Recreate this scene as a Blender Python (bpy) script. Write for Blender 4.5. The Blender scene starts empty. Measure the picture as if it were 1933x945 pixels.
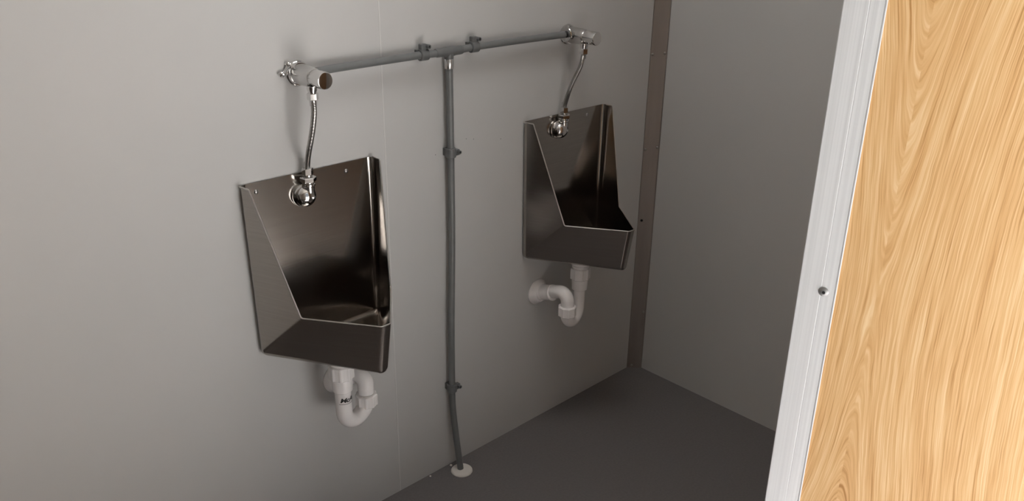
import bpy, bmesh, math
from mathutils import Vector, Matrix
from math import pi, sin, cos, sqrt

scene = bpy.context.scene
COL = scene.collection
V = Vector

# ------------------------------------------------------------------ materials
def new_mat(name):
    m = bpy.data.materials.new(name)
    m.use_nodes = True
    nt = m.node_tree
    return m, nt, nt.nodes['Principled BSDF']

def N(nt, kind, **kw):
    n = nt.nodes.new(kind)
    for k, v in kw.items():
        if hasattr(n, k) and k not in n.inputs:
            setattr(n, k, v)
        else:
            n.inputs[k].default_value = v
    return n

def mapped(nt, scale, coord='Object'):
    tc = N(nt, 'ShaderNodeTexCoord')
    mp = N(nt, 'ShaderNodeMapping')
    mp.inputs['Scale'].default_value = scale
    nt.links.new(tc.outputs[coord], mp.inputs['Vector'])
    return mp.outputs['Vector']

def ramp(nt, fac, stops):
    r = N(nt, 'ShaderNodeValToRGB')
    els = r.color_ramp.elements
    while len(els) < len(stops):
        els.new(0.5)
    for e, (p, c) in zip(els, stops):
        e.position = p
        e.color = (*c, 1) if len(c) == 3 else c
    nt.links.new(fac, r.inputs['Fac'])
    return r.outputs['Color']

def simple(name, col, rough=0.5, metal=0.0, noise=None, bump=None, spec=None):
    """noise = (scale, amount) tints the colour; bump = (scale vector, strength)"""
    m, nt, b = new_mat(name)
    b.inputs['Base Color'].default_value = (*col, 1)
    b.inputs['Roughness'].default_value = rough
    b.inputs['Metallic'].default_value = metal
    if spec is not None:
        b.inputs['Specular IOR Level'].default_value = spec
    if noise:
        sc, amt = noise
        v = mapped(nt, sc if isinstance(sc, tuple) else (sc, sc, sc))
        n = N(nt, 'ShaderNodeTexNoise', Scale=1.0, Detail=4.0)
        nt.links.new(v, n.inputs['Vector'])
        lo = tuple(c * (1 - amt) for c in col)
        hi = tuple(min(1, c * (1 + amt)) for c in col)
        nt.links.new(ramp(nt, n.outputs['Fac'], [(0.3, lo), (0.7, hi)]), b.inputs['Base Color'])
    if bump:
        sc, st = bump
        v = mapped(nt, sc)
        n = N(nt, 'ShaderNodeTexNoise', Scale=1.0, Detail=3.0)
        nt.links.new(v, n.inputs['Vector'])
        bp = N(nt, 'ShaderNodeBump', Strength=st, Distance=0.001)
        nt.links.new(n.outputs['Fac'], bp.inputs['Height'])
        nt.links.new(bp.outputs['Normal'], b.inputs['Normal'])
    return m

def wall_material():
    m, nt, b = new_mat('painted_panel')
    v = mapped(nt, (2.2, 2.2, 2.2))
    n = N(nt, 'ShaderNodeTexNoise', Scale=1.0, Detail=3.0)
    nt.links.new(v, n.inputs['Vector'])
    nt.links.new(ramp(nt, n.outputs['Fac'], [(0.32, (0.545, 0.543, 0.538)), (0.68, (0.575, 0.567, 0.561))]),
                 b.inputs['Base Color'])
    b.inputs['Roughness'].default_value = 0.6
    b.inputs['Specular IOR Level'].default_value = 0.12
    v2 = mapped(nt, (90, 90, 90))
    n2 = N(nt, 'ShaderNodeTexNoise', Scale=1.0, Detail=2.0)
    nt.links.new(v2, n2.inputs['Vector'])
    bp = N(nt, 'ShaderNodeBump', Strength=0.05, Distance=0.001)
    nt.links.new(n2.outputs['Fac'], bp.inputs['Height'])
    nt.links.new(bp.outputs['Normal'], b.inputs['Normal'])
    return m

def floor_material():
    m, nt, b = new_mat('dark_grey_vinyl')
    v = mapped(nt, (160, 160, 160))
    n = N(nt, 'ShaderNodeTexNoise', Scale=1.0, Detail=3.0)
    nt.links.new(v, n.inputs['Vector'])
    nt.links.new(ramp(nt, n.outputs['Fac'], [(0.3, (0.148, 0.138, 0.137)), (0.7, (0.170, 0.158, 0.157))]),
                 b.inputs['Base Color'])
    b.inputs['Roughness'].default_value = 0.6
    b.inputs['Specular IOR Level'].default_value = 0.3
    bp = N(nt, 'ShaderNodeBump', Strength=0.08, Distance=0.001)
    nt.links.new(n.outputs['Fac'], bp.inputs['Height'])
    nt.links.new(bp.outputs['Normal'], b.inputs['Normal'])
    return m

def steel_material():
    m, nt, b = new_mat('brushed_stainless')
    v = mapped(nt, (6, 6, 260))
    n = N(nt, 'ShaderNodeTexNoise', Scale=1.0, Detail=4.0)
    nt.links.new(v, n.inputs['Vector'])
    nt.links.new(ramp(nt, n.outputs['Fac'], [(0.25, (0.375, 0.345, 0.32)), (0.75, (0.42, 0.39, 0.362))]), b.inputs['Base Color'])
    b.inputs['Metallic'].default_value = 1.0
    b.inputs['Roughness'].default_value = 0.155
    bp = N(nt, 'ShaderNodeBump', Strength=0.05, Distance=0.0005)
    nt.links.new(n.outputs['Fac'], bp.inputs['Height'])
    nt.links.new(bp.outputs['Normal'], b.inputs['Normal'])
    return m

def braid_material():
    m, nt, b = new_mat('steel_braid')
    b.inputs['Base Color'].default_value = (0.42, 0.41, 0.40, 1)
    b.inputs['Metallic'].default_value = 1.0
    b.inputs['Roughness'].default_value = 0.32
    v = mapped(nt, (1, 1, 1))
    w = N(nt, 'ShaderNodeTexWave', Scale=110.0, Distortion=0.0)
    w.wave_type = 'BANDS'; w.bands_direction = 'DIAGONAL'
    nt.links.new(v, w.inputs['Vector'])
    bp = N(nt, 'ShaderNodeBump', Strength=0.35, Distance=0.0008)
    nt.links.new(w.outputs['Fac'], bp.inputs['Height'])
    nt.links.new(bp.outputs['Normal'], b.inputs['Normal'])
    return m

def aluminium_material():
    m, nt, b = new_mat('mill_aluminium')
    v = mapped(nt, (260, 260, 1.2))
    n = N(nt, 'ShaderNodeTexNoise', Scale=1.0, Detail=4.0)
    nt.links.new(v, n.inputs['Vector'])
    nt.links.new(ramp(nt, n.outputs['Fac'], [(0.25, (0.74, 0.755, 0.775)), (0.75, (0.90, 0.915, 0.935))]), b.inputs['Base Color'])
    b.inputs['Metallic'].default_value = 0.3
    b.inputs['Roughness'].default_value = 0.5
    bp = N(nt, 'ShaderNodeBump', Strength=0.12, Distance=0.0006)
    nt.links.new(n.outputs['Fac'], bp.inputs['Height'])
    nt.links.new(bp.outputs['Normal'], b.inputs['Normal'])
    return m

def wood_material():
    """oak laminate; object coords: y runs from the hinge (0) to the free edge, z is height"""
    m, nt, b = new_mat('oak_laminate')
    L = nt.links.new
    def math(op, a, c=None):
        n = nt.nodes.new('ShaderNodeMath'); n.operation = op
        for i, x in enumerate((a, c)):
            if x is None: continue
            if isinstance(x, (int, float)): n.inputs[i].default_value = x
            else: L(x, n.inputs[i])
        return n.outputs[0]
    tc = nt.nodes.new('ShaderNodeTexCoord')
    sp = nt.nodes.new('ShaderNodeSeparateXYZ')
    L(tc.outputs['Object'], sp.inputs[0])
    u = math('DIVIDE', math('SUBTRACT', 0.905, sp.outputs['Y']), 1.40)          # scaled distance from the free edge
    v = math('ADD', math('DIVIDE', sp.outputs['Z'], 1.47), 0.477)
    # slow warp of the grain direction
    cb = nt.nodes.new('ShaderNodeCombineXYZ'); L(math('MULTIPLY', u, 5.0), cb.inputs[0]); L(math('MULTIPLY', v, 1.5), cb.inputs[1])
    n1 = N(nt, 'ShaderNodeTexNoise', Scale=1.0, Detail=2.0); L(cb.outputs[0], n1.inputs['Vector'])
    warp = math('MULTIPLY', math('SUBTRACT', n1.outputs['Fac'], 0.5), 0.045)
    cb2 = nt.nodes.new('ShaderNodeCombineXYZ'); L(math('MULTIPLY', u, 60.0), cb2.inputs[0]); L(math('MULTIPLY', v, 26.0), cb2.inputs[1])
    n2 = N(nt, 'ShaderNodeTexNoise', Scale=1.0, Detail=2.0); L(cb2.outputs[0], n2.inputs['Vector'])
    wob = math('MULTIPLY', math('SUBTRACT', n2.outputs['Fac'], 0.5), 0.0022)
    # heart line close to the metal edge: nested arches below and above mid height
    du = math('SUBTRACT', u, 0.078)
    r = math('SQRT', math('ADD', math('MULTIPLY', du, du), 0.00022))
    dv = math('SUBTRACT', v, 1.13)
    h = math('MULTIPLY', math('MULTIPLY', dv, dv), 0.30)
    G = math('ADD', math('ADD', math('SUBTRACT', r, h), warp), wob)
    def streak(ku, kv, det):
        c = nt.nodes.new('ShaderNodeCombineXYZ')
        L(math('MULTIPLY', G, ku), c.inputs[0]); L(math('MULTIPLY', v, kv), c.inputs[1])
        L(math('MULTIPLY', math('GREATER_THAN', du, 0.0), 3.7), c.inputs[2])
        n = N(nt, 'ShaderNodeTexNoise', Scale=1.0, Detail=det, Roughness=0.6); L(c.outputs[0], n.inputs['Vector'])
        return n.outputs['Fac']
    fine = streak(1100.0, 14.0, 2.0)
    mid = streak(520.0, 6.0, 2.0)
    broad = streak(70.0, 2.5, 2.0)
    f = math('ADD', math('ADD', math('MULTIPLY', fine, 0.40), math('MULTIPLY', mid, 0.40)), math('MULTIPLY', broad, 0.20))
    L(ramp(nt, f, [(0.34, (0.47, 0.235, 0.08)), (0.44, (0.69, 0.405, 0.175)), (0.53, (0.78, 0.505, 0.245)), (0.65, (0.89, 0.66, 0.39))]),
      b.inputs['Base Color'])
    b.inputs['Roughness'].default_value = 0.5
    b.inputs['Specular IOR Level'].default_value = 0.25
    bp = N(nt, 'ShaderNodeBump', Strength=0.15, Distance=0.0006)
    L(f, bp.inputs['Height']); L(bp.outputs['Normal'], b.inputs['Normal'])
    return m

M = dict(
    wall=wall_material(), floor=floor_material(), steel=steel_material(), braid=braid_material(),
    alu=aluminium_material(), wood=wood_material(),
    chrome=simple('polished_chrome', (0.72, 0.71, 0.70), 0.07, 1.0, bump=((14, 14, 14), 0.04)),
    satin=simple('satin_chrome', (0.62, 0.61, 0.60), 0.22, 1.0, noise=(30, 0.06)),
    pipe=simple('grey_plastic_pipe', (0.165, 0.171, 0.173), 0.36, 0, noise=(40, 0.06), bump=((120, 120, 120), 0.05)),
    clip=simple('grey_plastic_clip', (0.135, 0.139, 0.141), 0.42, 0, noise=(60, 0.06)),
    collar=simple('bright_pipe_sleeve', (0.70, 0.70, 0.69), 0.25, 0.9, noise=(60, 0.05)),
    white=simple('white_plastic', (0.88, 0.85, 0.845), 0.22, 0, noise=(30, 0.03)),
    cream=simple('off_white_plastic', (0.72, 0.69, 0.65), 0.45, 0, noise=(30, 0.03)),
    ink=simple('black_print', (0.012, 0.012, 0.012), 0.5, 0, noise=(50, 0.1)),
    hole=simple('dark_recess', (0.01, 0.01, 0.01), 0.8, 0, noise=(50, 0.1)),
    trim=simple('corner_strip_metal', (0.34, 0.305, 0.285), 0.45, 0.55, noise=((40, 40, 3), 0.08)),
    seam=simple('panel_joint', (0.65, 0.64, 0.63), 0.4, 0, noise=(20, 0.04)),
    rim=simple('polished_rim', (0.60, 0.57, 0.54), 0.35, 0.85, noise=(40, 0.06)),
    rivet=simple('dull_zinc', (0.36, 0.36, 0.36), 0.5, 0.6, noise=(80, 0.08)),
    darkwood=simple('dark_brown_wood', (0.30, 0.16, 0.08), 0.5, 0, noise=((30, 30, 1.5), 0.3)),
    screw=simple('screw_steel', (0.45, 0.44, 0.43), 0.3, 1.0, noise=(80, 0.08)),
    ground=simple('pale_concrete', (0.44, 0.432, 0.42), 0.9, 0, noise=(3, 0.12)),
    ceil=simple('ceiling_panel', (0.74, 0.73, 0.71), 0.6, 0, noise=(4, 0.04)),
)

# ------------------------------------------------------------------ object helpers
def obj(name, bm, mat, parent=None, smooth=None, recalc=True):
    if recalc:
        bmesh.ops.recalc_face_normals(bm, faces=bm.faces[:])
    me = bpy.data.meshes.new(name)
    bm.to_mesh(me); bm.free()
    me.materials.append(M[mat] if isinstance(mat, str) else mat)
    if smooth is not None:
        for p in me.polygons: p.use_smooth = True
        me.set_sharp_from_angle(angle=math.radians(smooth))
    o = bpy.data.objects.new(name, me)
    COL.objects.link(o)
    if parent: o.parent = parent
    return o

def tag(o, label=None, cat=None, group=None, kind=None):
    if label: o['label'] = label
    if cat: o['category'] = cat
    if group: o['group'] = group
    if kind: o['kind'] = kind
    return o

def empty(name, loc):
    o = bpy.data.objects.new(name, None)
    o.location = loc
    o.empty_display_size = 0.02
    COL.objects.link(o)
    return o

def box(bm, lo, hi, bev=0.0, seg=2):
    lo, hi = V(lo), V(hi)
    r = bmesh.ops.create_cube(bm, size=1.0)
    vs = r['verts']
    for v in vs:
        v.co = V([lo[i] + (v.co[i] + 0.5) * (hi[i] - lo[i]) for i in range(3)])
    if bev:
        es = list({e for v in vs for e in v.link_edges})
        bmesh.ops.bevel(bm, geom=es, offset=bev, segments=seg, affect='EDGES', profile=0.5)

def frame(axis):
    a = V(axis).normalized()
    t = V((0, 0, 1)) if abs(a.z) < 0.9 else V((1, 0, 0))
    x = t.cross(a).normalized()
    return x, a.cross(x).normalized(), a

def lathe(bm, origin, axis, prof, n=40, mod=None, rot=0.0):
    """prof: (distance along axis, radius) pairs; mod(k, n) scales the radius per segment"""
    o = V(origin); x, y, a = frame(axis)
    rings = []
    for (d, r) in prof:
        if r < 1e-6:
            rings.append([bm.verts.new(o + a * d)])
        else:
            rings.append([bm.verts.new(o + a * d + (x * cos(2 * pi * k / n + rot) + y * sin(2 * pi * k / n + rot)) * r * (mod(k, n) if mod else 1))
                          for k in range(n)])
    for p, q in zip(rings, rings[1:]):
        for k in range(n):
            k2 = (k + 1) % n
            if len(p) == 1 and len(q) == 1: continue
            if len(p) == 1: bm.faces.new((p[0], q[k], q[k2]))
            elif len(q) == 1: bm.faces.new((p[k], p[k2], q[0]))
            else: bm.faces.new((p[k], p[k2], q[k2], q[k]))
    if len(rings[0]) > 1: bm.faces.new(rings[0][::-1])
    if len(rings[-1]) > 1: bm.faces.new(rings[-1])

def hexnut(bm, origin, axis, h, r, c=0.0015):
    lathe(bm, origin, axis, [(0, r - c), (c, r), (h - c, r), (h, r - c)], n=6, rot=math.radians(8))

def ribbed(bm, origin, axis, h, r, ribs=10, depth=0.07):
    c = 0.0025
    md = lambda k, n: 1.0 if (k % 6) in (0, 1) else 1.0 - depth
    lathe(bm, origin, axis, [(0, r * 0.9), (c, r), (h - c, r), (h, r * 0.9)], n=ribs * 6, mod=md)

def catmull(pts, n=10):
    pts = [V(p) for p in pts]
    P = [2 * pts[0] - pts[1]] + pts + [2 * pts[-1] - pts[-2]]
    out = []
    for i in range(1, len(P) - 2):
        a, b, c, d = P[i - 1:i + 3]
        for k in range(n):
            t = k / n
            out.append(0.5 * ((2 * b) + (c - a) * t + (2 * a - 5 * b + 4 * c - d) * t * t + (3 * b - a - 3 * c + d) * t ** 3))
    out.append(pts[-1])
    return out

def rounded_path(pts, rad, n=10):
    """polyline with circular-ish fillets"""
    pts = [V(p) for p in pts]
    out = [pts[0]]
    for i in range(1, len(pts) - 1):
        a, b, c = pts[i - 1], pts[i], pts[i + 1]
        d1 = (a - b).normalized(); d2 = (c - b).normalized()
        ang = d1.angle(d2)
        r = rad[i - 1] if isinstance(rad, (list, tuple)) else rad
        t = r / math.tan(ang / 2)
        p1, p2 = b + d1 * t, b + d2 * t
        cen = b + (d1 + d2).normalized() * (r / sin(ang / 2))
        s1, s2 = p1 - cen, p2 - cen
        tot = s1.angle(s2)
        for k in range(n + 1):
            f = k / n
            out.append(cen + (s1 * sin((1 - f) * tot) + s2 * sin(f * tot)) / sin(tot))
    out.append(pts[-1])
    return out

def tube(bm, path, r, n=24, cap=True):
    path = [V(p) for p in path]
    tang = [(path[min(i + 1, len(path) - 1)] - path[max(i - 1, 0)]).normalized() for i in range(len(path))]
    x, y, a = frame(tang[0])
    rings = []
    for i, p in enumerate(path):
        t = tang[i]
        x = (x - t * x.dot(t)).normalized(); y = t.cross(x)
        rr = r[i] if isinstance(r, (list, tuple)) else r
        rings.append([bm.verts.new(p + (x * cos(2 * pi * k / n) + y * sin(2 * pi * k / n)) * rr) for k in range(n)])
    for p, q in zip(rings, rings[1:]):
        for k in range(n):
            bm.faces.new((p[k], p[(k + 1) % n], q[(k + 1) % n], q[k]))
    if cap:
        bm.faces.new(rings[0][::-1]); bm.faces.new(rings[-1])

def bake(o):
    """apply the modifier stack"""
    dg = bpy.context.evaluated_depsgraph_get()
    me = bpy.data.meshes.new_from_object(o.evaluated_get(dg))
    old = o.data
    o.modifiers.clear()
    o.data = me
    me.name = o.name
    bpy.data.meshes.remove(old)

# ------------------------------------------------------------------ the room
XL, XR = -1.9, 2.098          # side walls
YF = -1.87                    # inner face of the entrance wall
ZC = 2.40
DX0, DX1, DZ = 0.45, 1.50, 2.05   # doorway in the entrance wall
T = 0.06

def slab(name, lo, hi, mat):
    bm = bmesh.new(); box(bm, lo, hi)
    return tag(obj(name, bm, mat), kind='structure')

slab('floor', (XL - T, YF - T, -0.06), (XR + T, T, 0), 'floor')
slab('ceiling', (XL - T, YF - T, ZC), (XR + T, T, ZC + 0.06), 'ceil')
slab('wall_back', (XL - T, 0, 0), (XR + T, T, ZC), 'wall')
slab('wall_right', (XR, YF, 0), (XR + T, 0, ZC), 'wall')
slab('wall_left', (XL - T, YF, 0), (XL, 0, ZC), 'wall')
bm = bmesh.new()
box(bm, (XL - T, YF - T, 0), (DX0, YF, ZC))
box(bm, (DX1, YF - T, 0), (XR + T, YF, ZC))
box(bm, (DX0, YF - T, DZ), (DX1, YF, ZC))
tag(obj('wall_front', bm, 'wall'), kind='structure')
slab('ground', (-14, -16, -0.16), (14, YF - T, -0.10), 'ground')

# small drill marks left in the back wall
for (mx, mz) in ((1.342, 0.934), (1.366, 0.929), (1.459, 0.913), (1.244, 0.912)):
    bm = bmesh.new()
    lathe(bm, (mx, 0.0002, mz), (0, -1, 0), [(0, 0.0014), (0.0004, 0.0012), (0.0001, 0)], n=12)
    obj('drill_mark', bm, 'clip', bpy.data.objects['wall_back'])

# vertical joint between two wall panels
bm = bmesh.new()
box(bm, (1.0963, -0.0006, 0.0), (1.0997, 0.001, ZC), 0.0005, 1)
tag(obj('trim_1', bm, 'seam'), kind='structure')

# chamfered metal strip covering the far corner
A, B = V((2.066, 0, 0)), V((XR, -0.032, 0))
d = (B - A).normalized(); nrm = V((-d.y, d.x, 0))
if nrm.dot(V((-1, -1, 0))) < 0: nrm = -nrm
bm = bmesh.new()
prof = [A + V((-0.004, -0.0002, 0)), A + nrm * 0.0015 + V((-0.003, -0.0012, 0)), A + nrm * 0.002, B + nrm * 0.002,
        B + nrm * 0.0015 + V((-0.0012, -0.003, 0)), B + V((-0.0002, -0.004, 0)), B, V((XR, 0, 0)), A]
lo = [bm.verts.new(p + V((0, 0, 0.0))) for p in prof]
hi = [bm.verts.new(p + V((0, 0, ZC))) for p in prof]
for k in range(len(prof)):
    k2 = (k + 1) % len(prof)
    bm.faces.new((lo[k], lo[k2], hi[k2], hi[k]))
bm.faces.new(lo[::-1]); bm.faces.new(hi)
strip = tag(obj('trim_2', bm, 'trim'), kind='structure')
for (f, z, mt) in [(0.1, 1.062, 'screw'), (0.9, 1.066, 'screw'), (0.1, 0.772, 'screw'), (0.9, 0.779, 'screw'),
                   (0.22, 0.538, 'hole'), (0.86, 0.213, 'screw'), (0.3, 0.009, 'screw')]:
    bm = bmesh.new()
    p = A.lerp(B, f) + nrm * 0.0019 + V((0, 0, z))
    lathe(bm, p, nrm, [(0, 0.0042), (0.001, 0.004), (0.0022, 0.0025), (0.0026, 0)], n=16)
    obj('screw', bm, mt, strip, 40)

# entrance door leaf, swung into the room to the right of the camera
door = tag(empty('door_1', (1.4495, -1.8577, 0.0)), 'open oak laminate door leaf with aluminium edging at right', None, None, 'structure')
door.rotation_euler.z = math.radians(20)
W, SW = 0.905, 0.0553           # leaf width, width of the aluminium edging
bm = bmesh.new()
box(bm, (0.0015, 0.0, 0.012), (0.038, W - 0.002, 2.03))
obj('panel', bm, 'wood', door)
# aluminium channel round the free edge: face flange, lip, end, back flange
bm = bmesh.new()
yF = W + 0.001
prof = [(0.0008, yF - SW), (-0.0010, yF - SW), (-0.0013, yF - SW + 0.0012), (-0.0010, yF - SW + 0.0026), (-0.0006, yF - SW + 0.0034),
        (-0.0008, yF - 0.034), (-0.0006, yF - 0.0332), (-0.0008, yF - 0.0324), (-0.0008, yF - 0.0275), (-0.0008, yF - 0.0267), (-0.0008, yF - 0.0259),
        (-0.0010, yF - 0.001), (0.0, yF), (0.040, yF), (0.041, yF - 0.001),
        (0.041, yF - SW), (0.0385, yF - SW), (0.0385, yF - 0.0025), (0.0012, yF - 0.0025)]
lo = [bm.verts.new((x, y, 0.012)) for x, y in prof]
hi = [bm.verts.new((x, y, 2.03)) for x, y in prof]
for k in range(len(prof)):
    k2 = (k + 1) % len(prof)
    bm.faces.new((lo[k], lo[k2], hi[k2], hi[k]))
bm.faces.new(lo[::-1]); bm.faces.new(hi)
obj('edge_strip', bm, 'alu', door)['label'] = 'bright aluminium edging strip'
sc = bmesh.new()
lathe(sc, (-0.0008, W - 0.0361, 0.9447), (-1, 0, 0), [(0, 0.0074), (0.001, 0.0074), (0.003, 0.0050), (0.0036, 0.0028), (0.0026, 0.0025)], n=32)
so = obj('screw', sc, 'rivet', door, 35)
sc = bmesh.new()
lathe(sc, (-0.0036, W - 0.0361, 0.9447), (-1, 0, 0), [(0, 0.0024), (0.0002, 0.0024)], n=6)
obj('socket', sc, 'hole', so)
# hinges
for z in (0.25, 1.75):
    bm = bmesh.new()
    lathe(bm, (0.02, -0.004, z), (0, 0, 1), [(0, 0.006), (0.1, 0.006)], n=16)
    obj('hinge', bm, 'screw', door, 40)
# closed dark wood door further along the entrance wall (seen only as a brown reflection in the steel)
bm = bmesh.new(); box(bm, (0, 0, 0.1), (0.52, 0.03, 2.05), 0.001, 1)
d2 = tag(empty('door_2', (1.56, YF + 0.002, 0)), 'closed dark brown wooden door in the entrance wall', None, None, 'structure')
obj('panel', bm, 'darkwood', d2)
bm = bmesh.new(); box(bm, (0.0, 0.0302, 0.1), (0.04, 0.032, 2.05)); box(bm, (0.48, 0.0302, 0.1), (0.52, 0.032, 2.05))
obj('edge_strip', bm, 'alu', d2)
# aluminium lining of the doorway
bm = bmesh.new()
box(bm, (DX0, YF - T - 0.004, 0), (DX0 + 0.02, YF + 0.003, DZ))
box(bm, (DX1 - 0.005, YF - T - 0.004, 0), (DX1, YF + 0.003, DZ))
box(bm, (DX0 + 0.02, YF - T - 0.004, DZ - 0.02), (DX1 - 0.005, YF + 0.003, DZ))
tag(obj('trim_3', bm, 'alu'), kind='structure')

# ------------------------------------------------------------------ urinals
UX = 0.897
OFF = 0.799

def bowl_mesh():
    bm = bmesh.new()
    y0 = -0.0008
    L = dict(A=(-0.165, y0, 0.945), B=(-0.158, -0.039, 0.946), F=(-0.114, -0.121, 0.677), T=(-0.011, -0.262, 0.674),
             D=(-0.010, -0.243, 0.552), C=(-0.162, y0, 0.556))
    v = {}
    for k, p in L.items():
        v[k] = bm.verts.new(p)
        v[k + 'r'] = bm.verts.new((-p[0], p[1], p[2]))
    faces = ['A C Cr Ar', 'A B F C', 'Ar Cr Fr Br', 'F T D C', 'Fr Cr Dr Tr', 'T Tr Dr D', 'C D Dr Cr']
    for f in faces:
        bm.faces.new([v[k] for k in f.split()])
    bmesh.ops.recalc_face_normals(bm, faces=bm.faces[:])
    # make sure the normals point out of the bowl
    for f in bm.faces:
        pass
    c = V((0, -0.1, 0.62))
    flip = [f for f in bm.faces if (f.calc_center_median() - c).dot(f.normal) < 0]
    if len(flip) > len(bm.faces) / 2:
        bmesh.ops.reverse_faces(bm, faces=bm.faces[:])
    lay = bm.edges.layers.float.new('bevel_weight_edge')
    wts = {'A C': 1.0, 'Ar Cr': 1.0, 'C Cr': 0.8, 'C D': 0.7, 'Cr Dr': 0.7, 'D Dr': 0.45, 'T D': 0.45, 'Tr Dr': 0.45,
           'F C': 0.2, 'Fr Cr': 0.2}
    for k, w in wts.items():
        a, b = k.split()
        e = bm.edges.get((v[a], v[b]))
        e[lay] = w
    return bm

def urinal(x, label, hem):
    root = tag(empty('urinal', (x, 0, 0.55)), label, 'urinal', 'stainless steel wall urinals')
    bm = bowl_mesh()
    for vv in bm.verts: vv.co.z -= 0.55
    o = obj('bowl', bm, 'steel', root, recalc=False)
    for p in o.data.polygons: p.use_smooth = True
    b = o.modifiers.new('b', 'BEVEL'); b.width = 0.02; b.segments = 5; b.limit_method = 'WEIGHT'; b.harden_normals = True
    b.use_clamp_overlap = True
    s = o.modifiers.new('s', 'SOLIDIFY'); s.thickness = 0.0022; s.offset = -1
    bake(o)
    o.data.set_sharp_from_angle(angle=math.radians(25))
    rim = [(-0.1615, -0.006, 0.945), (-0.158, -0.039, 0.946), (-0.114, -0.121, 0.677), (-0.011, -0.2585, 0.674)]
    pts = [V((a, b_, c - 0.55)) for a, b_, c in rim]
    pts = pts + [V((-p.x, p.y, p.z)) for p in reversed(pts)]
    bm = bmesh.new()
    tube(bm, rounded_path(pts, [0.004, 0.006, 0.006, 0.006, 0.006, 0.004], 6), 0.0015, n=12)
    obj('rim', bm, 'rim', root, 60)
    # two fixing screws through the back plate
    for sx in (-0.125, 0.092):
        bm = bmesh.new()
        lathe(bm, (sx, -0.003, 0.375), (0, -1, 0), [(0, 0.0048), (0.0012, 0.0045), (0.0026, 0.0026), (0.003, 0)], n=20)
        obj('fixing_screw', bm, 'screw', root, 40)
    return root

urinal(UX, 'stainless steel wall urinal nearer the camera, left of the grey riser pipe', False)
urinal(UX + OFF, 'stainless steel wall urinal beside the metal corner strip, right of the riser', True)

# ------------------------------------------------------------------ chrome spreaders on the back plates
def spreader(x, z, label):
    root = tag(empty('spreader', (x, -0.003, z)), label, 'water inlet', 'chrome inlets on the urinal backs')
    bm = bmesh.new()
    R = 0.0236
    prof = [(0.0, 0.0235), (0.003, 0.0255), (0.007, 0.0258), (0.010, 0.0250), (0.0115, 0.0238)]
    for k in range(1, 11):
        a = k / 10 * pi / 2
        prof.append((0.0125 + 0.020 * sin(a), R * cos(a)))
    lathe(bm, (0, 0, 0), (0, -1, 0), prof, n=48)
    obj('dome', bm, 'chrome', root, 50)
    bm = bmesh.new()
    lathe(bm, (0.009, -0.0300, -0.001), V((0.25, -1, 0)), [(0, 0.0045), (0.002, 0.0042), (0.0035, 0.002), (0.0037, 0)], n=18)
    obj('grub_screw', bm, 'chrome', root, 40)
    bm = bmesh.new()
    y, nx = -0.019, 0.006
    lathe(bm, (nx, y, 0.010), (0, 0, 1), [(0, 0.012), (0.012, 0.0125), (0.014, 0.0145), (0.018, 0.0145), (0.020, 0.0115), (0.027, 0.0115)], n=32)
    obj('neck', bm, 'chrome', root, 40)
    bm = bmesh.new()
    hexnut(bm, (nx, y, 0.032), (0, 0, 1), 0.011, 0.0175, 0.002)
    obj('lock_nut', bm, 'chrome', root, 25)
    bm = bmesh.new()
    lathe(bm, (nx, y, 0.042), (0, 0, 1), [(0, 0.0095), (0.008, 0.0095)], n=24)
    obj('thread', bm, 'satin', root, 40)
    return V((x + nx, -0.003 + y, z + 0.047))

S1 = spreader(0.8765, 0.896, 'chrome dome inlet on the left urinal back plate')
S2 = spreader(1.6655, 0.905, 'chrome dome inlet on the right urinal back plate')

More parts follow.
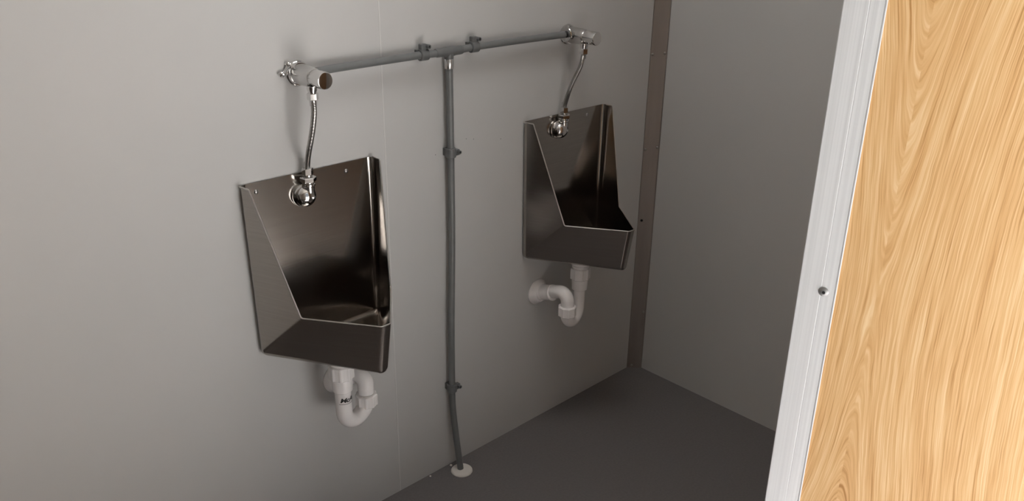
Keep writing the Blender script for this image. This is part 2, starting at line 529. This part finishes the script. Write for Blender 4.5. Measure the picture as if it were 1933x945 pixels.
# ------------------------------------------------------------------ flush valves
def valve(x, z, label, side):
    root = tag(empty('flush_valve', (x, 0, z)), label, 'flush valve', 'push button flush valves')
    bm = bmesh.new()
    lathe(bm, (0, 0, 0), (0, -1, 0), [(0.0002, 0.0262), (0.003, 0.0268), (0.006, 0.0255), (0.0075, 0.0235), (0.011, 0.0238), (0.014, 0.0225)], n=48)
    obj('wall_flange', bm, 'chrome', root, 30)
    bm = bmesh.new()
    lathe(bm, (0, -0.013, 0), (0, -1, 0), [(0, 0.0212), (0.004, 0.0215), (0.040, 0.0205), (0.050, 0.0192), (0.054, 0.0178), (0.056, 0.0165)], n=48)
    obj('body', bm, 'satin', root, 40)
    bm = bmesh.new()
    lathe(bm, (0, -0.068, 0), (0, -1, 0), [(0, 0.0168), (0.0015, 0.0175), (0.036, 0.0175), (0.0385, 0.0162), (0.0388, 0.0145), (0.0386, 0)], n=48)
    obj('push_button', bm, 'chrome', root, 30)
    # outlet below the nose
    y = -0.070
    bm = bmesh.new()
    lathe(bm, (-0.009, y, -0.014), (0, 0, -1), [(0, 0.011), (0.008, 0.0105), (0.012, 0.0085), (0.016, 0.0085)], n=28)
    obj('outlet', bm, 'chrome', root, 40)
    if side < 0:
        # small fixing lug with two screw heads to the left of the flange
        bm = bmesh.new()
        tube(bm, [(-0.022, -0.006, 0.016), (-0.030, -0.006, 0.006), (-0.037, -0.005, -0.002)], [0.004, 0.0035, 0.004], n=14)
        lug = obj('fixing_lug', bm, 'chrome', root, 50)
        for (px, pz, r) in [(-0.022, 0.022, 0.0055), (-0.038, 0.003, 0.0068)]:
            bm = bmesh.new()
            lathe(bm, (px, -0.0002, pz), (0, -1, 0), [(0, r * 0.8), (0.004, r * 0.9), (0.007, r), (0.010, r * 0.85), (0.012, r * 0.4), (0.0112, 0)], n=22)
            obj('screw_head', bm, 'chrome', lug, 40)
    else:
        # collar where the supply pipe comes in
        bm = bmesh.new()
        lathe(bm, (-0.0285, -0.021, 0.004), (1, 0, 0), [(0, 0.0195), (0.0015, 0.0205), (0.004, 0.0205), (0.0055, 0.015)], n=36)
        obj('inlet_collar', bm, 'chrome', root, 30)
    return V((x - 0.009, y, z - 0.030))

V1 = valve(0.889, 1.152, 'chrome push valve over the left urinal with dark round button', -1)
V2 = valve(1.6945, 1.1545, 'chrome push valve over the right urinal, near the corner strip', 1)

# ------------------------------------------------------------------ braided hoses
def hose(pts, top, bot, label):
    root = tag(empty('flexible_hose', bot), label, 'hose', 'braided flush hoses')
    inv = -V(bot)
    top, bot = V(top), V(bot)
    bm = bmesh.new()
    hexnut(bm, top + inv + V((0, 0, -0.012)), (0, 0, 1), 0.0145, 0.0115)
    obj('union_nut', bm, 'chrome', root, 25)
    bm = bmesh.new()
    hexnut(bm, bot + inv, (0, 0, 1), 0.016, 0.0118)
    obj('union_nut', bm, 'chrome', root, 25)
    path = catmull([top + V((0, 0, -0.010))] + [V(p) for p in pts] + [bot + V((0, 0, 0.014))], 12)
    bm = bmesh.new()
    tube(bm, [p + inv for p in path], 0.0058, n=20)
    obj('braided_sleeve', bm, 'braid', root, 60)
    for c, a in ((top + V((0, 0, -0.012)), -1), (bot + V((0, 0, 0.016)), 1)):
        bm = bmesh.new()
        lathe(bm, c + inv, (0, 0, a), [(0, 0.0068), (0.011, 0.0068), (0.012, 0.006)], n=24)
        obj('ferrule', bm, 'satin', root, 40)

hose([(0.8785, -0.073, 1.085), (0.875, -0.066, 1.044), (0.872, -0.050, 0.997)], V1, S1,
     'curving braided hose joining the left valve to the left urinal')
hose([(1.6765, -0.074, 1.095), (1.672, -0.070, 1.076), (1.658, -0.058, 1.036), (1.658, -0.044, 1.002)], V2, S2,
     'S-curved braided hose joining the right valve to the right urinal')

# ------------------------------------------------------------------ grey supply pipes
PY, PZ, PR, TX = -0.0205, 1.1575, 0.0086, 1.2735

def pipe(name, path, label):
    bm = bmesh.new()
    tube(bm, path, PR, n=28)
    return tag(obj(name, bm, 'pipe', None, 60), label, 'pipe', 'grey plastic water pipes')

pipe('water_pipe', [(0.908, PY - 0.006, 1.1545), (0.96, PY - 0.003, 1.156), (1.08, PY, PZ - 0.001), (1.2, PY, PZ), (TX - 0.012, PY, PZ - 0.002)],
     'grey plastic pipe running from the left valve to the tee')
pipe('water_pipe', [(TX + 0.012, PY, PZ - 0.001), (1.35, PY, PZ + 0.002), (1.5, PY, PZ + 0.002), (1.662, PY, PZ + 0.001)],
     'grey plastic pipe running from the tee to the right valve')
pipe('water_pipe', catmull([(TX, PY, PZ - 0.012), (1.2745, PY, 1.0), (1.2745, PY, 0.70), (1.2685, PY, 0.45), (1.2675, PY, 0.262), (1.2675, PY - 0.003, 0.19),
                            (1.2705, PY - 0.012, 0.10), (1.2745, PY - 0.023, 0.0065)], 8),
     'grey plastic riser pipe bending out to the floor collar')

# tee fitting
tee = tag(empty('tee_fitting', (TX, PY, PZ)), 'grey plastic tee joining the three pipes', 'pipe fitting')
bm = bmesh.new()
lathe(bm, (-0.040, 0, -0.0005), (1, 0, 0), [(0, 0.0092), (0.004, 0.0104), (0.022, 0.0108), (0.028, 0.0118), (0.052, 0.0118), (0.058, 0.0108), (0.076, 0.0104), (0.080, 0.0092)], n=32)
lathe(bm, (0, 0, -0.004), (0, 0, -1), [(0, 0.0112), (0.012, 0.0112), (0.014, 0.0104)], n=32)
obj('tee_body', bm, 'clip', tee, 40)
bm = bmesh.new()
lathe(bm, (0, 0, -0.0175), (0, 0, -1), [(0, 0.0106), (0.001, 0.0112), (0.020, 0.0106), (0.0225, 0.0096)], n=32)
obj('sleeve', bm, 'collar', tee, 40)['label'] = 'bright metal sleeve'

# pipe clips
def clip(loc, along, label):
    """along: 'x' for a level pipe (lug on top) or 'z' for the riser (lug to the right)"""
    root = tag(empty('pipe_clip', loc), label, 'pipe clip', 'grey pipe clips')
    if along == 'x':
        ax, lug = V((1, 0, 0)), V((0, 0, 1))
    else:
        ax, lug = V((0, 0, 1)), V((1, 0, 0))
    yv = V((0, 1, 0))
    def pt(a, l, y): return ax * a + lug * l + yv * y
    w = 0.0115
    bm = bmesh.new()
    n = 32
    lathe(bm, -ax * w, ax, [(0, 0.0090), (0.0, 0.0118), (0.0015, 0.0132), (2 * w - 0.0015, 0.0132), (2 * w, 0.0118), (2 * w, 0.0090)], n=n)
    obj('band', bm, 'clip', root, 40)
    bm = bmesh.new()
    def obox(a0, a1, l0, l1, y0, y1, bev=0.001):
        p, q = pt(a0, l0, y0), pt(a1, l1, y1)
        box(bm, [min(p[i], q[i]) for i in range(3)], [max(p[i], q[i]) for i in range(3)], bev)
    obox(-w * 0.8, w * 0.8, -0.008, 0.010, 0.0085, -PY + 0.0004)       # foot to the wall
    obj('foot', bm, 'clip', root)
    bm = bmesh.new()
    obox(-w * 0.8, w * 0.5, 0.009, 0.0245, -0.0065, 0.0065, 0.0018)
    lg = obj('lug', bm, 'clip', root)
    bm = bmesh.new()
    c = pt(w * 0.62 if along == 'x' else 0.0, 0.0185, -0.004)
    lathe(bm, c, V((0, -1, 0)), [(0, 0.0048), (0.010, 0.0048), (0.0105, 0.0042), (0.0105, 0.0028), (0.006, 0.0026)], n=20)
    bs = obj('screw_boss', bm, 'clip', lg, 40)
    bm = bmesh.new()
    lathe(bm, c + V((0, -0.007, 0)), V((0, -1, 0)), [(0, 0.0025), (0.002, 0.0024), (0.0022, 0)], n=14)
    obj('screw', bm, 'hole', bs, 40)

clip((1.199, PY, PZ), 'x', 'grey pipe clip on the level pipe left of the tee')
clip((1.350, PY, PZ + 0.002), 'x', 'grey pipe clip on the level pipe right of the tee')
clip((1.2745, PY, 0.916), 'z', 'upper grey pipe clip on the riser, between the urinals')
clip((1.2675, PY, 0.262), 'z', 'lower grey pipe clip on the riser, above the floor collar')

# floor collar
bm = bmesh.new()
lathe(bm, (1.2755, -0.0475, 0), (0, 0, 1), [(0.0002, 0.0300), (0.003, 0.0298), (0.0055, 0.027), (0.0065, 0.013), (0.0062, 0)], n=48)
tag(obj('floor_collar', bm, 'cream', None, 30), 'off-white round floor collar where the riser pipe enters the floor', 'pipe collar')

# ------------------------------------------------------------------ waste traps
def trap(x, label, out, fl, rin, zb, ndz, printed=False):
    root = tag(empty('waste_trap', (x, -0.1, 0.342)), label, 'waste trap', 'white plastic waste traps')
    O = V((x, -0.1, 0.342))
    P = lambda *p: V(p) - O
    ro = 0.0190
    bm = bmesh.new()
    lathe(bm, P(x, -0.1, 0.551), (0, 0, -1), [(0, 0.0225), (0.006, 0.0285), (0.018, 0.0285), (0.022, 0.0245), (0.05, 0.023)], n=40)
    obj('tail', bm, 'white', root, 30)
    bm = bmesh.new()
    ribbed(bm, P(x, -0.1, 0.487), (0, 0, 1), 0.036, 0.0290, 9)
    obj('inlet_nut', bm, 'white', root, 30)
    bm = bmesh.new()
    lathe(bm, P(x, -0.1, 0.454), (0, 0, 1), [(0, 0.0205), (0.002, 0.0225), (0.030, 0.0235), (0.034, 0.0225)], n=40)
    obj('inlet_socket', bm, 'white', root, 30)
    ox, oy = x + out[0], -0.1 + out[1]
    d = V((out[0], out[1], 0)); hd = d.length / 2
    zc = zb + ro + hd
    path = [V((x, -0.1, 0.462))]
    mid = V((x, -0.1, zc)) + d / 2
    for k in range(0, 21):
        a = pi * k / 20
        path.append(mid - d / 2 * cos(a) - V((0, 0, hd * sin(a))))
    path.append(V((ox, oy, zc + 0.012)))
    n = len(path)
    rad = [rin + (ro - rin) * min(1, max(0, (i - 1) / 12)) for i in range(n)]
    bm = bmesh.new()
    tube(bm, [p - O for p in path], rad, n=36)
    ub = obj('u_bend', bm, 'white', root, 60)
    bm = bmesh.new()
    ribbed(bm, P(ox, oy, zc - 0.012 + ndz), (0, 0, 1), 0.031, 0.0262, 9)
    obj('outlet_nut', bm, 'white', root, 30)
    # outlet elbow to the wall
    F = V((x + fl[0], -0.002, fl[1]))
    pts = [V((ox, oy, zc + 0.014)), V((ox, oy, 0.468)), V((F.x, -0.002, F.z + 0.003))]
    path = rounded_path(pts, 0.023, 14)
    bm = bmesh.new()
    tube(bm, [p - O for p in path], ro, n=36)
    obj('outlet_elbow', bm, 'white', root, 60)
    # socket and wall flange
    ax = (pts[1] - pts[2]).normalized()
    bm = bmesh.new()
    lathe(bm, F - O + V((0, -0.002, 0)), ax, [(0.0, 0.0245), (0.018, 0.0240), (0.020, 0.0222), (0.050, 0.0222), (0.052, 0.0235), (0.057, 0.0235), (0.058, 0.0195)], n=40)
    obj('outlet_socket', bm, 'white', root, 30)
    bm = bmesh.new()
    lathe(bm, V((F.x, -0.0004, F.z)) - O, (0, -1, 0), [(0, 0.0385), (0.003, 0.0382), (0.008, 0.033), (0.016, 0.0275), (0.018, 0.0245)], n=48)
    obj('wall_flange', bm, 'white', root, 30)
    if printed:
        # maker's lettering printed round the inlet leg
        cu = bpy.data.curves.new('print', 'FONT')
        cu.body = 'McALPINE'; cu.size = 0.0185; cu.extrude = 0.0; cu.offset = 0.0005; cu.shear = 0.25
        cu.space_character = 0.9
        to = bpy.data.objects.new('print', cu); COL.objects.link(to)
        dg = bpy.context.evaluated_depsgraph_get(); dg.update()
        me = bpy.data.meshes.new_from_object(to.evaluated_get(dg))
        bpy.data.objects.remove(to); bpy.data.curves.remove(cu)
        b2 = bmesh.new(); b2.from_mesh(me); bpy.data.meshes.remove(me)
        bmesh.ops.subdivide_edges(b2, edges=[e for e in b2.edges if e.calc_length() > 0.002], cuts=3)
        bmesh.ops.triangulate(b2, faces=b2.faces[:])
        # underline
        us = [b2.verts.new((k * 0.0022 - 0.003, -0.0062 + h, 0)) for k in range(26) for h in (0, 0.0011)]
        for k in range(25):
            b2.faces.new((us[2 * k], us[2 * k + 2], us[2 * k + 3], us[2 * k + 1]))
        rr = rin + 0.0004
        a0 = math.radians(-146)
        for vv in b2.verts:
            a = a0 + vv.co.x / rr
            vv.co = V((rr * cos(a), rr * sin(a), 0.4315 + vv.co.y * 0.85 - 0.342))
        obj('lettering', b2, 'ink', ub)['label'] = 'black printed lettering'
    return root

trap(0.8815, 'white plastic trap under the left urinal with black lettering', (0.0710, 0.015), (0.047, 0.424), 0.0188, 0.342, -0.008, True)
trap(1.679, 'white plastic trap under the right urinal, beside the wall flange', (-0.064, -0.014), (-0.068, 0.432), 0.0165, 0.350, 0.006)

# ------------------------------------------------------------------ crumbs of plaster on the floor by the wall
for (cx, cy, s, lab) in [(1.195, -0.008, 0.0028, 'white crumb on the floor against the wall, left of the collar'),
                         (1.268, -0.010, 0.0040, 'pale crumb on the floor right behind the riser pipe')]:
    bm = bmesh.new()
    bmesh.ops.create_icosphere(bm, subdivisions=2, radius=s)
    for i, vv in enumerate(bm.verts):
        vv.co *= 0.85 + 0.25 * ((i * 37) % 11) / 11
        vv.co.z = max(vv.co.z * 0.7, -s * 0.5)
    o = obj('plaster_crumb', bm, 'cream', None, 30)
    o.location = (cx, cy, s * 0.5)
    tag(o, lab, 'debris')

# ------------------------------------------------------------------ light
w = bpy.data.worlds.new('World'); scene.world = w; w.use_nodes = True
nt = w.node_tree
bg = nt.nodes['Background']
sky = nt.nodes.new('ShaderNodeTexSky')
sky.sky_type = 'HOSEK_WILKIE'
sky.turbidity = 5.0
sky.sun_direction = V((0.05, -0.36, 0.88)).normalized()
mix = nt.nodes.new('ShaderNodeMixRGB'); mix.inputs[0].default_value = 0.75
mix.inputs[2].default_value = (0.9, 0.93, 0.97, 1)
nt.links.new(sky.outputs[0], mix.inputs[1])
nt.links.new(mix.outputs[0], bg.inputs['Color'])
bg.inputs['Strength'].default_value = 0.5

sd = bpy.data.lights.new('sun', 'SUN'); sd.energy = 40.0; sd.angle = math.radians(1.0); sd.color = (1.0, 0.985, 0.965)
so = bpy.data.objects.new('sun', sd); COL.objects.link(so)
so.rotation_euler = V((-0.05, 0.36, -0.88)).to_track_quat('-Z', 'Y').to_euler()

# fill light added above the urinals to brighten wall and floor (out of the frame)
cl = tag(empty('ceiling_fill', (1.22, -0.5, ZC)), 'added rectangular fill panel above the floor in front of the urinals, unseen', 'fill light')
bm = bmesh.new()
for lo_, hi_ in (((-0.31, -0.16, -0.03), (0.31, -0.15, 0)), ((-0.31, 0.15, -0.03), (0.31, 0.16, 0)),
                 ((-0.31, -0.15, -0.03), (-0.30, 0.15, 0)), ((0.30, -0.15, -0.03), (0.31, 0.15, 0))):
    box(bm, lo_, hi_)
obj('frame', bm, 'alu', cl)
lm, lnt, lb = new_mat('fill_diffuser')
lb.inputs['Base Color'].default_value = (0.8, 0.8, 0.8, 1)
lb.inputs['Emission Color'].default_value = (1.0, 0.98, 0.95, 1)
lb.inputs['Emission Strength'].default_value = 10.0
bm = bmesh.new(); box(bm, (-0.30, -0.15, -0.024), (0.30, 0.15, -0.004))
obj('diffuser', bm, lm, cl)

# portal so the doorway is sampled cleanly
pd = bpy.data.lights.new('doorway_portal', 'AREA'); pd.shape = 'RECTANGLE'; pd.size = DX1 - DX0; pd.size_y = DZ
pd.cycles.is_portal = True
po = bpy.data.objects.new('doorway_portal', pd); COL.objects.link(po)
po.location = ((DX0 + DX1) / 2, YF - T, DZ / 2)
po.rotation_euler = V((0, 1, 0)).to_track_quat('-Z', 'Z').to_euler()

# ------------------------------------------------------------------ camera (solved from the photograph's vanishing points)
R = [(0.72125936, -0.69253208, 0.01357389), (-0.25782012, -0.2866003, -0.92270746), (0.6428948, 0.66201177, -0.38526186)]
cd = bpy.data.cameras.new('camera')
cd.sensor_width = 36.0
cd.lens = 1608.768 / 1933 * 36.0
cd.clip_start = 0.02
cam = bpy.data.objects.new('camera', cd); COL.objects.link(cam)
mw = Matrix(((R[0][0], -R[1][0], -R[2][0], 0.0), (R[0][1], -R[1][1], -R[2][1], -1.55),
             (R[0][2], -R[1][2], -R[2][2], 1.491875), (0, 0, 0, 1)))
cam.matrix_world = mw
scene.camera = cam

# ------------------------------------------------------------------ view
vs = scene.view_settings
vs.view_transform = 'Standard'; vs.look = 'None'; vs.gamma = 1.0; vs.use_curve_mapping = False
vs.exposure = 0.12
scene.cycles.use_denoising = True
scene.cycles.max_bounces = 10
scene.cycles.diffuse_bounces = 5
scene.cycles.glossy_bounces = 5
scene.cycles.sample_clamp_indirect = 6.0
